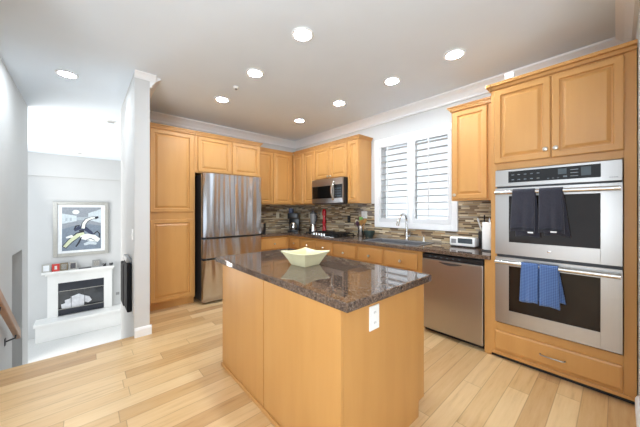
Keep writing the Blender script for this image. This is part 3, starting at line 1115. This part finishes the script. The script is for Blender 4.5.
def bowl_outline(s, corner, wave, z):
    """square outline (half size s); corners bulge, rim dips at the middle of each side"""
    out = []
    N = 16
    cs = [(-1, -1), (1, -1), (1, 1), (-1, 1)]
    for i in range(4):
        a, c = Vector(cs[i]), Vector(cs[(i + 1) % 4])
        for k in range(N):
            u = k / N
            p = a.lerp(c, u)
            mid = math.sin(math.pi * u)
            q = p * s * (1 - corner * mid)
            out.append((q.x, q.y, z - wave * mid))
    return out


levels = [bowl_outline(0.076, 0.0, 0, 0.0), bowl_outline(0.080, 0.0, 0, 0.006), bowl_outline(0.099, 0.01, 0.0, 0.045), bowl_outline(0.120, 0.05, 0.002, 0.082),
          bowl_outline(0.136, 0.09, 0.010, 0.104), bowl_outline(0.130, 0.09, 0.010, 0.109), bowl_outline(0.112, 0.05, 0.002, 0.085), bowl_outline(0.090, 0.01, 0, 0.045),
          bowl_outline(0.070, 0, 0, 0.012)]
b = MB()
vl = [[b.bm.verts.new(c_) for c_ in lv] for lv in levels]
for a_, c_ in zip(vl, vl[1:]):
    n_ = len(a_)
    for k in range(n_):
        b.bm.faces.new((a_[k], a_[(k + 1) % n_], c_[(k + 1) % n_], c_[k]))
b.bm.faces.new(vl[0][::-1])
b.bm.faces.new(vl[-1])
b.build('body', 'ceramic', t, True)
b = MB()
for (x, y, ang) in ((-0.088, 0.045, 0.3), (0.03, 0.090, 1.2), (-0.03, 0.088, 0.8)):
    z = 0.048 + (max(abs(x), abs(y)) - 0.090) / 0.022 * 0.04
    b.lathe([(0.004, -0.002), (0.011, 0.0), (0.004, 0.003)], (x, y, max(z, 0.03)), 10)
b.build('painted_spots', 'ceramic_mark', t, True)

# ------------------------------------------------------------------ things on the counter
t = thing('coffee_maker', 'black coffee maker in the corner of the counter', 'coffee maker', (0.42, -0.36, 0.9205), math.radians(42))
b = MB()
b.box(-0.10, 0.10, -0.12, 0.12, 0, 0.03, 0.008)
b.box(-0.10, 0.10, 0.03, 0.12, 0.03, 0.33, 0.008)
b.box(-0.10, 0.10, -0.12, 0.12, 0.25, 0.36, 0.012)
b.build('housing', 'black', t, True)
MB().lathe([(0.055, 0.03), (0.066, 0.05), (0.066, 0.14), (0.045, 0.17), (0.04, 0.18)], (0, -0.045, 0), 20).build('carafe', 'steel_h', t, True)
MB().box(-0.098, -0.02, 0.0, 0.115, 0.361, 0.455, 0.012).build('water_tank', 'navy_plastic', t)
MB().tube([(0.0, -0.105, 0.15), (0.0, -0.14, 0.14), (0.0, -0.14, 0.08), (0.0, -0.11, 0.065)], 0.008, 8).build('carafe_handle', 'black', t, True)

t = thing('toaster', 'small black and steel toaster on the counter beside the fridge', 'toaster', (0.26, -1.07, 0.9205), RB)
MB().box(-0.12, 0.12, -0.10, 0.10, 0.015, 0.19, 0.02, 3).build('body', 'steel_h', t, True)
MB().box(-0.125, -0.05, -0.104, 0.104, 0.012, 0.18, 0.01).build('end_cap', 'black', t)
MB().box(0.07, 0.125, -0.104, 0.104, 0.012, 0.18, 0.01).build('end_cap', 'black', t)
MB().box(-0.12, 0.12, -0.10, 0.10, 0, 0.012, 0.004).build('foot', 'black', t)

t = thing('blender', 'grey countertop blender between the coffee maker and the red pepper mill', 'blender', (0.79, -0.17, 0.9205))
MB().lathe([(0.085, 0), (0.085, 0.02), (0.07, 0.10), (0.055, 0.14), (0.052, 0.15)], (0, 0, 0), 22).build('motor_base', 'steel_h', t, True)
MB().lathe([(0.045, 0.151), (0.05, 0.17), (0.062, 0.34), (0.062, 0.35)], (0, 0, 0), 22).build('jar', 'grey_plate', t, True)
MB().lathe([(0.064, 0.351), (0.064, 0.375), (0.03, 0.38), (0.03, 0.41)], (0, 0, 0), 22).build('lid', 'dark_grey', t, True)
MB().tube([(0.06, 0, 0.33), (0.10, 0, 0.32), (0.10, 0, 0.21), (0.055, 0, 0.19)], 0.009, 8).build('handle', 'dark_grey', t, True)
MB().lathe([(0.018, -0.083), (0.018, -0.092)], (0, 0, 0.045), 14, 'y').build('dial', 'black', t, True)

t = thing('pepper_mill', 'tall glossy red pepper mill standing behind the cooktop', 'pepper mill', (0.98, -0.06, 0.9205))
MB().lathe([(0.043, 0), (0.043, 0.02), (0.036, 0.05), (0.030, 0.16), (0.038, 0.19), (0.038, 0.205), (0.028, 0.22), (0.028, 0.31)], (0, 0, 0), 22).build('body', 'red', t, True)
MB().lathe([(0.031, 0.312), (0.040, 0.33), (0.040, 0.40), (0.027, 0.43), (0.010, 0.44)], (0, 0, 0), 22).build('head', 'red', t, True)

t = thing('utensil_crock', 'steel utensil crock on the counter right of the cooktop', 'utensil crock', (1.92, -0.125, 0.9205))
MB().lathe([(0.046, 0), (0.048, 0.003), (0.048, 0.17), (0.045, 0.17), (0.045, 0.008)], (0, 0, 0), 24, 'z', False).lathe([(0.046, 0.001), (0.046, 0.006)], (0, 0, 0), 24).build('body', 'steel_h', t, True)


def utensil(label, dx, dy, tilt_x, tilt_y, L, head, mat, hs):
    t = thing('utensil', label, 'utensil', (1.92 + dx, -0.125 + dy, 0.9290), 0, 'utensils in the steel crock')
    d = Vector((tilt_x, tilt_y, 1)).normalized()
    MB().tube([d * 0.004, d * (L * 0.5), d * L], [0.005, 0.006, 0.006], 8).build('handle', mat, t, True)
    p = d * L
    m = MB()
    if head == 'spoon':
        m.tube([p, p + d * hs * 0.3, p + d * hs * 0.65, p + d * hs], [0.008, 0.036, 0.042, 0.016], 12, (1, 0.3))
    else:
        m.tube([p, p + d * 0.02, p + d * hs * 0.95, p + d * hs], [0.009, 0.042, 0.047, 0.04], 10, (1, 0.14))
    m.build('head', mat, t, True)


utensil('green spatula in the steel crock', -0.005, 0.012, -0.02, 0.02, 0.20, 'spatula', 'green', 0.10)
utensil('wooden spoon leaning right in the steel crock', 0.018, 0.0, 0.30, -0.05, 0.20, 'spoon', 'spoon_wood', 0.09)
utensil('wooden spatula standing upright in the steel crock', 0.012, -0.014, 0.13, -0.10, 0.17, 'spatula', 'spoon_wood', 0.09)
utensil('dark plum ladle leaning left in the steel crock', -0.016, -0.016, -0.14, -0.10, 0.16, 'spoon', 'plum', 0.08)
utensil('pale wooden spoon leaning left in the steel crock', -0.022, 0.006, -0.28, -0.02, 0.19, 'spoon', 'ivory_plastic', 0.08)

t = thing('serving_bowl', 'dark green glazed bowl on the counter beside the utensil crock', 'bowl', (2.09, -0.13, 0.9205))
MB().lathe([(0.05, 0), (0.052, 0.006), (0.082, 0.05), (0.088, 0.10), (0.084, 0.10), (0.078, 0.052), (0.045, 0.012)], (0, 0, 0), 26, 'z', True).build('body', 'bowl_dark', t, True)

t = thing('radio', 'white countertop radio with dark display, between the sink and the paper towels', 'radio', (3.475, -0.17, 0.9205), math.radians(-3))
MB().box(-0.135, 0.14, -0.06, 0.06, 0.012, 0.112, 0.012, 3).build('case', 'white_plastic', t, True)
MB().box(-0.04, 0.115, -0.0625, -0.060, 0.045, 0.102, 0.001).build('display', 'screen', t)
MB().box(-0.12, 0.13, -0.055, 0.055, 0, 0.012, 0.002).build('foot', 'black', t)
MB().box(-0.115, -0.06, -0.0622, -0.060, 0.04, 0.09, 0.004).build('dial', 'grey_plate', t)

t = thing('storage_canister', 'black canister standing between the white radio and the paper towels', 'canister', (3.655, -0.09, 0.9205))
MB().lathe([(0.05, 0), (0.052, 0.005), (0.052, 0.17), (0.048, 0.18)], (0, 0, 0), 22).build('body', 'black', t, True)
for i, (dx, dy, tx, ty, L, mt, lab) in enumerate(((-0.02, 0.0, -0.25, -0.08, 0.10, 'white_plastic', 'white handled utensil leaning left in the black canister'),
                                                  (0.005, 0.01, 0.0, 0.0, 0.13, 'black', 'black handled utensil upright in the black canister'),
                                                  (0.025, -0.01, 0.25, -0.1, 0.11, 'steel_h', 'steel utensil leaning right in the black canister'))):
    u = thing('utensil', lab, 'utensil', (3.655 + dx, -0.09 + dy, 1.1012), 0, 'utensils in the black canister')
    d = Vector((tx, ty, 1)).normalized()
    MB().tube([d * 0.008, d * L], [0.007, 0.009], 8).build('handle', mt, u, True)
    MB().tube([d * L, d * (L + 0.03), d * (L + 0.055)], [0.009, 0.021, 0.012], 10, (1, 0.5)).build('head', mt, u, True)

t = thing('paper_towel_roll', 'white paper towel roll on an upright holder beside the oven cabinet', 'paper towels', (3.77, -0.29, 0.9205))
MB().lathe([(0.075, 0), (0.075, 0.012), (0.07, 0.014)], (0, 0, 0), 26).build('holder_base', 'dark_grey', t, True)
MB().lathe([(0.066, 0.0145), (0.068, 0.018), (0.068, 0.29), (0.066, 0.294)], (0, 0, 0), 30).build('roll', 'paper', t, True)
MB().lathe([(0.008, 0.294), (0.008, 0.315), (0.013, 0.32), (0.011, 0.335)], (0, 0, 0), 12).build('holder_pole', 'steel_h', t, True)

# small white block on top of the oven cabinet
tag(MB().box(3.985, 4.055, -0.655, -0.60, 2.4985, 2.545, 0.004).build('white_block', 'trim'), 'small white block lying on top of the tall oven cabinet', 'block')


# ------------------------------------------------------------------ ceiling lights
def downlight(label, x, y, first=[None]):
    if first[0] is None:
        t = thing('recessed_light', label, 'ceiling light', (x, y, CEIL), 0, 'recessed lights in the ceiling')
        MB().lathe([(0.092, -0.0005), (0.092, -0.006), (0.086, -0.010), (0.070, -0.008), (0.070, -0.0005)], (0, 0, 0), 36, 'z', False).build('trim_ring', 'white_plastic', t, True)
        MB().lathe([(0.068, -0.0005), (0.068, -0.005)], (0, 0, 0), 36).build('lens', 'lens', t, True)
        first[0] = t
        return t
    return dup(first[0], (x, y, CEIL), None, label)


downlight('round recessed ceiling light above the near end of the island, largest of all', 2.915, -2.082)
downlight('round recessed ceiling light above the fridge end of the island', 2.09, -2.08)
downlight('round recessed ceiling light closest to the front of the fridge', 1.19, -2.08)
downlight('round recessed ceiling light in front of the wall cabinet by the ovens', 3.637, -0.85)
downlight('round recessed ceiling light in front of the window', 2.96, -0.845)
downlight('round recessed ceiling light in front of the microwave', 2.13, -0.84)
downlight('round recessed ceiling light nearest the kitchen corner', 1.21, -0.82)
downlight('round recessed ceiling light over the stairwell, left of the white column', 0.731, -3.573)
t = thing('ceiling_sensor', 'small white sensor on the ceiling between two recessed lights', 'sensor', (1.648, -2.094, CEIL))
MB().lathe([(0.032, -0.0005), (0.032, -0.012), (0.024, -0.02)], (0, 0, 0), 20).build('base', 'white_plastic', t, True)
MB().lathe([(0.012, -0.0205), (0.014, -0.03), (0.006, -0.036)], (0, 0, 0), 14).build('tip', 'grey_plate', t, True)
for (x, y, lab) in ((-4.5, -3.52, 'small unlit ceiling light far back, near the fireplace wall'), (-0.9, -3.11, 'small unlit ceiling light beyond the white column')):
    t = thing('ceiling_spot', lab, 'ceiling light', (x, y, CEIL), 0, 'unlit lights in the living room ceiling')
    MB().lathe([(0.075, -0.0005), (0.075, -0.006), (0.06, -0.012)], (0, 0, 0), 24).build('trim_ring', 'white_plastic', t, True)
    MB().lathe([(0.05, -0.0125), (0.05, -0.014)], (0, 0, 0), 24).build('lens', 'grey_plate', t, True)

# ------------------------------------------------------------------ living room
t = thing('fireplace', 'white fireplace with raised hearth and glass-fronted black firebox', 'fireplace', (LX, -3.49, LZ))


def fz(z):
    return z - LZ


b = MB()
b.box(0, 0.10, -0.66, -0.463, fz(-1.46), fz(-0.36), 0.004)
b.box(0, 0.10, 0.472, 0.655, fz(-1.46), fz(-0.36), 0.004)
b.box(0, 0.10, -0.463, 0.472, fz(-0.588), fz(-0.36), 0.004)
b.box(0, 0.02, -0.463, 0.472, fz(-1.46), fz(-0.588))
b.build('surround', 'fireplace', t)
MB().box(0, 0.21, -0.76, 0.70, fz(-0.31), fz(-0.26), 0.006).box(0, 0.15, -0.70, 0.68, fz(-0.36), fz(-0.31), 0.006).build('mantel_shelf', 'fireplace', t)
b = MB()
b.box(0, 0.50, -0.87, 0.90, fz(-1.53), fz(-1.46), 0.008)
b.box(0, 0.46, -0.84, 0.88, 0.001, fz(-1.53), 0.006)
b.build('hearth', 'fireplace', t)
MB().box(0.021, 0.095, -0.462, 0.471, fz(-0.80), fz(-0.589)).build('top_panel', 'slate', t)
MB().box(0.021, 0.095, -0.462, 0.471, fz(-1.44), fz(-1.29)).build('bottom_panel', 'slate', t)
MB().box(0.022, 0.03, -0.462, 0.471, fz(-1.29), fz(-0.80)).build('firebox_back', 'smoked', t)
MB().box(0.094, 0.100, -0.462, 0.471, fz(-0.815), fz(-0.803)).box(0.094, 0.100, -0.462, 0.471, fz(-1.29), fz(-1.278)).build('glass_trim', 'frame_silver', t)
for y_ in (-0.21, 0.06):
    MB().box(0.09, 0.095, y_ - 0.005, y_ + 0.005, fz(-1.277), fz(-0.816)).build('glass_divider', 'slate', t)
b = MB()
b.tube([(0.06, -0.40, fz(-1.22)), (0.06, -0.2, fz(-1.20)), (0.06, 0.05, fz(-1.21))], [0.06, 0.10, 0.07], 10, (0.35, 1))
b.tube([(0.06, -0.33, fz(-1.13)), (0.06, -0.1, fz(-1.11)), (0.06, 0.02, fz(-1.14))], [0.07, 0.11, 0.07], 10, (0.32, 1))
b.tube([(0.06, -0.22, fz(-1.04)), (0.06, -0.08, fz(-1.03)), (0.06, 0.12, fz(-1.13)), (0.06, 0.17, fz(-1.2))], [0.05, 0.09, 0.08, 0.05], 10, (0.4, 1))
b.build('logs', 'log', t, True)

# framed picture above the mantel
PX = LX + 0.001
t = thing('framed_picture', 'silver framed abstract picture in grey and blue above the fireplace', 'picture', (PX, -3.482, 0.83), RB)
hw, hh = 0.57, 0.735
b = MB()
fw = 0.085
for (x0, x1, z0, z1) in ((-hw, -hw + fw, -hh, hh), (hw - fw, hw, -hh, hh), (-hw + fw, hw - fw, -hh, -hh + fw), (-hw + fw, hw - fw, hh - fw, hh)):
    b.box(x0, x1, -0.045, 0, z0, z1, 0.008)
b.build('frame', 'frame_silver', t)
MB().box(-hw + fw, hw - fw, -0.02, -0.002, -hh + fw, hh - fw).build('mount', 'mat_white', t)
# canvas: painted shapes as thin flat pieces
iw, ih = 0.40, 0.585


def uv(u, v):
    return (-iw + 2 * iw * u, -ih + 2 * ih * v)


def flat(name, poly, mat, y, par):
    p2 = [uv(*q) for q in poly]
    return MB().prism(p2, 'y', y, y + 0.0015).build(name, mat, par)


cv = MB().box(-iw, iw, -0.023, -0.0205, -ih, ih).build('canvas', 'p_sky', t)
flat('painted_patch', [(0, 0), (1, 0), (1, 0.55), (0.7, 0.60), (0.3, 0.57), (0, 0.50)], 'p_slate', -0.0248, cv)
flat('painted_patch', [(0, 0.62), (0.36, 0.68), (0.36, 0.80), (0, 0.86)], 'p_pale', -0.0252, cv)
flat('painted_patch', [(0.66, 0.70), (1, 0.62), (1, 0.96), (0.66, 0.86)], 'p_pale', -0.0252, cv)
flat('painted_patch', [(0.36, 0.70), (0.66, 0.70), (0.66, 0.77), (0.36, 0.77)], 'p_grey', -0.0252, cv)
flat('painted_patch', [(0.34 + 0.09 * math.cos(a * math.pi / 8), 0.89 + 0.05 * math.sin(a * math.pi / 8)) for a in range(16)], 'p_white', -0.0254, cv)
for x in (0.08, 0.19):
    flat('painted_patch', [(x, 0.68), (x + 0.05, 0.685), (x + 0.05, 0.76), (x, 0.755)], 'p_grey', -0.0258, cv)


def stroke(pts, w, mat, y):
    m = MB()
    P3 = [Vector((uv(*q)[0], 0, uv(*q)[1])) for q in pts]
    L, R_ = [], []
    for i, p in enumerate(P3):
        d = (P3[min(i + 1, len(P3) - 1)] - P3[max(i - 1, 0)]).normalized()
        nn = Vector((-d.z, 0, d.x))
        ww = w[i] if isinstance(w, list) else w
        L.append(p + nn * ww)
        R_.append(p - nn * ww)
    poly = [(q.x, q.z) for q in L] + [(q.x, q.z) for q in reversed(R_)]
    for i in range(len(P3) - 1):
        m.prism([(L[i].x, L[i].z), (L[i + 1].x, L[i + 1].z), (R_[i + 1].x, R_[i + 1].z), (R_[i].x, R_[i].z)], 'y', y, y + 0.0012)
    return m.build('painted_stroke', mat, cv)


arc = [(0.52, 0.50), (0.55, 0.62), (0.62, 0.70), (0.75, 0.745), (0.88, 0.755)]
stroke(arc, [0.05, 0.05, 0.048, 0.04, 0.03], 'p_dark', -0.0266)
stroke(arc, [0.034, 0.034, 0.033, 0.026, 0.016], 'p_white', -0.0280)
stroke([(0.84, 0.745), (0.93, 0.765)], [0.04, 0.025], 'p_dark', -0.0292)
stroke([(0.30, 0.46), (0.42, 0.52), (0.58, 0.50), (0.72, 0.40), (0.80, 0.33)], [0.03, 0.05, 0.05, 0.04, 0.02], 'p_navy', -0.0266)
stroke([(0.05, 0.08), (0.20, 0.22), (0.40, 0.36), (0.55, 0.40)], [0.05, 0.06, 0.07, 0.05], 'p_dark', -0.0268)
stroke([(0.06, 0.09), (0.20, 0.22), (0.40, 0.35), (0.55, 0.39)], [0.035, 0.042, 0.048, 0.03], 'p_lime', -0.0282)
stroke([(0.45, 0.30), (0.62, 0.30), (0.80, 0.26), (0.95, 0.20)], [0.05, 0.09, 0.09, 0.05], 'p_white', -0.0270)
stroke([(0.55, 0.12), (0.70, 0.16), (0.88, 0.12)], [0.03, 0.05, 0.03], 'p_pale', -0.0284)
stroke([(0.10, 0.30), (0.22, 0.33), (0.34, 0.27)], [0.02, 0.04, 0.02], 'p_white', -0.0270)
stroke([(0.34, 0.08), (0.42, 0.18), (0.48, 0.30)], [0.015, 0.02, 0.012], 'p_dark', -0.0296)
stroke([(0.80, 0.36), (0.90, 0.42), (0.96, 0.36), (0.95, 0.26)], [0.012, 0.016, 0.016, 0.01], 'p_dark', -0.0296)
stroke([(0.30, 0.49), (0.34, 0.56), (0.44, 0.58)], [0.012, 0.018, 0.012], 'p_dark', -0.0296)
stroke([(0.42, 0.45), (0.55, 0.44)], [0.02, 0.025], 'p_dark', -0.0296)
stroke([(0.60, 0.22), (0.72, 0.26), (0.84, 0.20)], [0.006, 0.010, 0.006], 'p_navy', -0.0296)


# ornaments on the mantel
MZ = -0.2595
GM = 'ornaments on the mantel'


def photo_frame(label, y, w, h, mf, mi, lean=0.10, border=0.16):
    t = thing('photo_frame', label, 'photo frame', (LX + 0.10, y, MZ), RB, GM)
    bw = min(w, h) * border
    m = MB()
    def q(x0, x1, z0, z1, y0, y1):
        co = []
        for z in (z0, z1):
            s = z * lean
            co += [(x0, y0 + s, z), (x1, y0 + s, z), (x1, y1 + s, z), (x0, y1 + s, z)]
        return co
    for (x0, x1, z0, z1) in ((-w / 2, -w / 2 + bw, 0, h), (w / 2 - bw, w / 2, 0, h), (-w / 2 + bw, w / 2 - bw, 0, bw), (-w / 2 + bw, w / 2 - bw, h - bw, h)):
        m.hexa(q(x0, x1, z0, z1, -0.012, 0.006))
    m.build('frame', mf, t)
    MB().hexa(q(-w / 2 + bw, w / 2 - bw, bw, h - bw, -0.004, 0.004)).build('photo', mi, t)


photo_frame('silver photo frame at the left end of the mantel', -4.17, 0.16, 0.20, 'frame_silver', 'mat_white')
photo_frame('red photo frame on the mantel', -3.995, 0.145, 0.19, 'photo_red', 'p_white', 0.10, 0.33)
photo_frame('bronze photo frame right of the red one on the mantel', -3.84, 0.15, 0.20, 'photo_bronze', 'photo_image')
photo_frame('grey frame with dark photo, right of the bronze frame on the mantel', -3.665, 0.155, 0.195, 'frame_silver', 'photo_dark')
photo_frame('square silver frame on the right half of the mantel', -3.185, 0.175, 0.20, 'grey_plate', 'photo_image')
tag(MB().box(-0.05, 0.04, -0.13, 0.13, 0, 0.022, 0.004).build('book', 'photo_dark', None, False, (LX + 0.12, -3.42, MZ)), 'thin dark book lying flat in the middle of the mantel', 'book')
for y, lab in ((-3.01, 'small grey round candle holder beside the square silver frame'), (-2.86, 'small grey round candle holder at the right end of the mantel')):
    t = thing('candle_holder', lab, 'candle holder', (LX + 0.11, y, MZ), 0, GM)
    MB().lathe([(0.025, 0), (0.042, 0.02), (0.046, 0.05), (0.036, 0.08), (0.03, 0.08), (0.03, 0.06)], (0, 0, 0), 18).build('cup', 'dark_grey', t, True)
    MB().lathe([(0.02, 0.061), (0.02, 0.083)], (0, 0, 0), 14).build('candle', 'mat_white', t, True)

outlet('small grey plate on the wall right of the fireplace', (LX + 0.0005, -2.70, -1.13), RB, 'grey_plate', 'switch', 0.08, 0.08, None)

# black upright frame on the left face of the column
t = thing('wall_frame', 'black upright frame with grey cap mounted on left face of white column', 'frame', (0.66, YW0 - 0.001, 0.18))
MB().box(0.10, 0.44, -0.045, 0, 0.04, 0.575, 0.012).build('post', 'matte_black', t)
MB().box(-0.25, 0.03, -0.045, 0, 0.0, 0.51, 0.012).build('post', 'matte_black', t)
MB().box(0.03, 0.10, -0.02, 0, 0.05, 0.50).build('web', 'grey_plate', t)
MB().box(0.07, 0.42, -0.05, 0, 0.576, 0.64, 0.02).build('cap', 'grey_plate', t)

# handrail on the stair wall
t = thing('stair_handrail', 'wooden handrail descending along the left wall', 'handrail', (1.19, YL + 0.05, 0.55))
sl = 0.70
x0, x1 = -0.75, 0.80
b = MB()
b.hexa([(x0, 0, x0 * sl - 0.045), (x1, 0, x1 * sl - 0.045), (x1, 0.045, x1 * sl - 0.045), (x0, 0.045, x0 * sl - 0.045),
        (x0, 0, x0 * sl + 0.045), (x1, 0, x1 * sl + 0.045), (x1, 0.045, x1 * sl + 0.045), (x0, 0.045, x0 * sl + 0.045)], 0.008)
b.build('rail', 'handrail_wood', t)
for x in (-0.62, 0.05, 0.65):
    z = x * sl
    MB().tube([(x, 0.022, z - 0.046), (x, 0.020, z - 0.075), (x, -0.046, z - 0.095)], 0.008, 8).box(x - 0.025, x + 0.025, -0.0495, -0.043, z - 0.13, z - 0.06, 0.002).build('bracket', 'dark_grey', t)
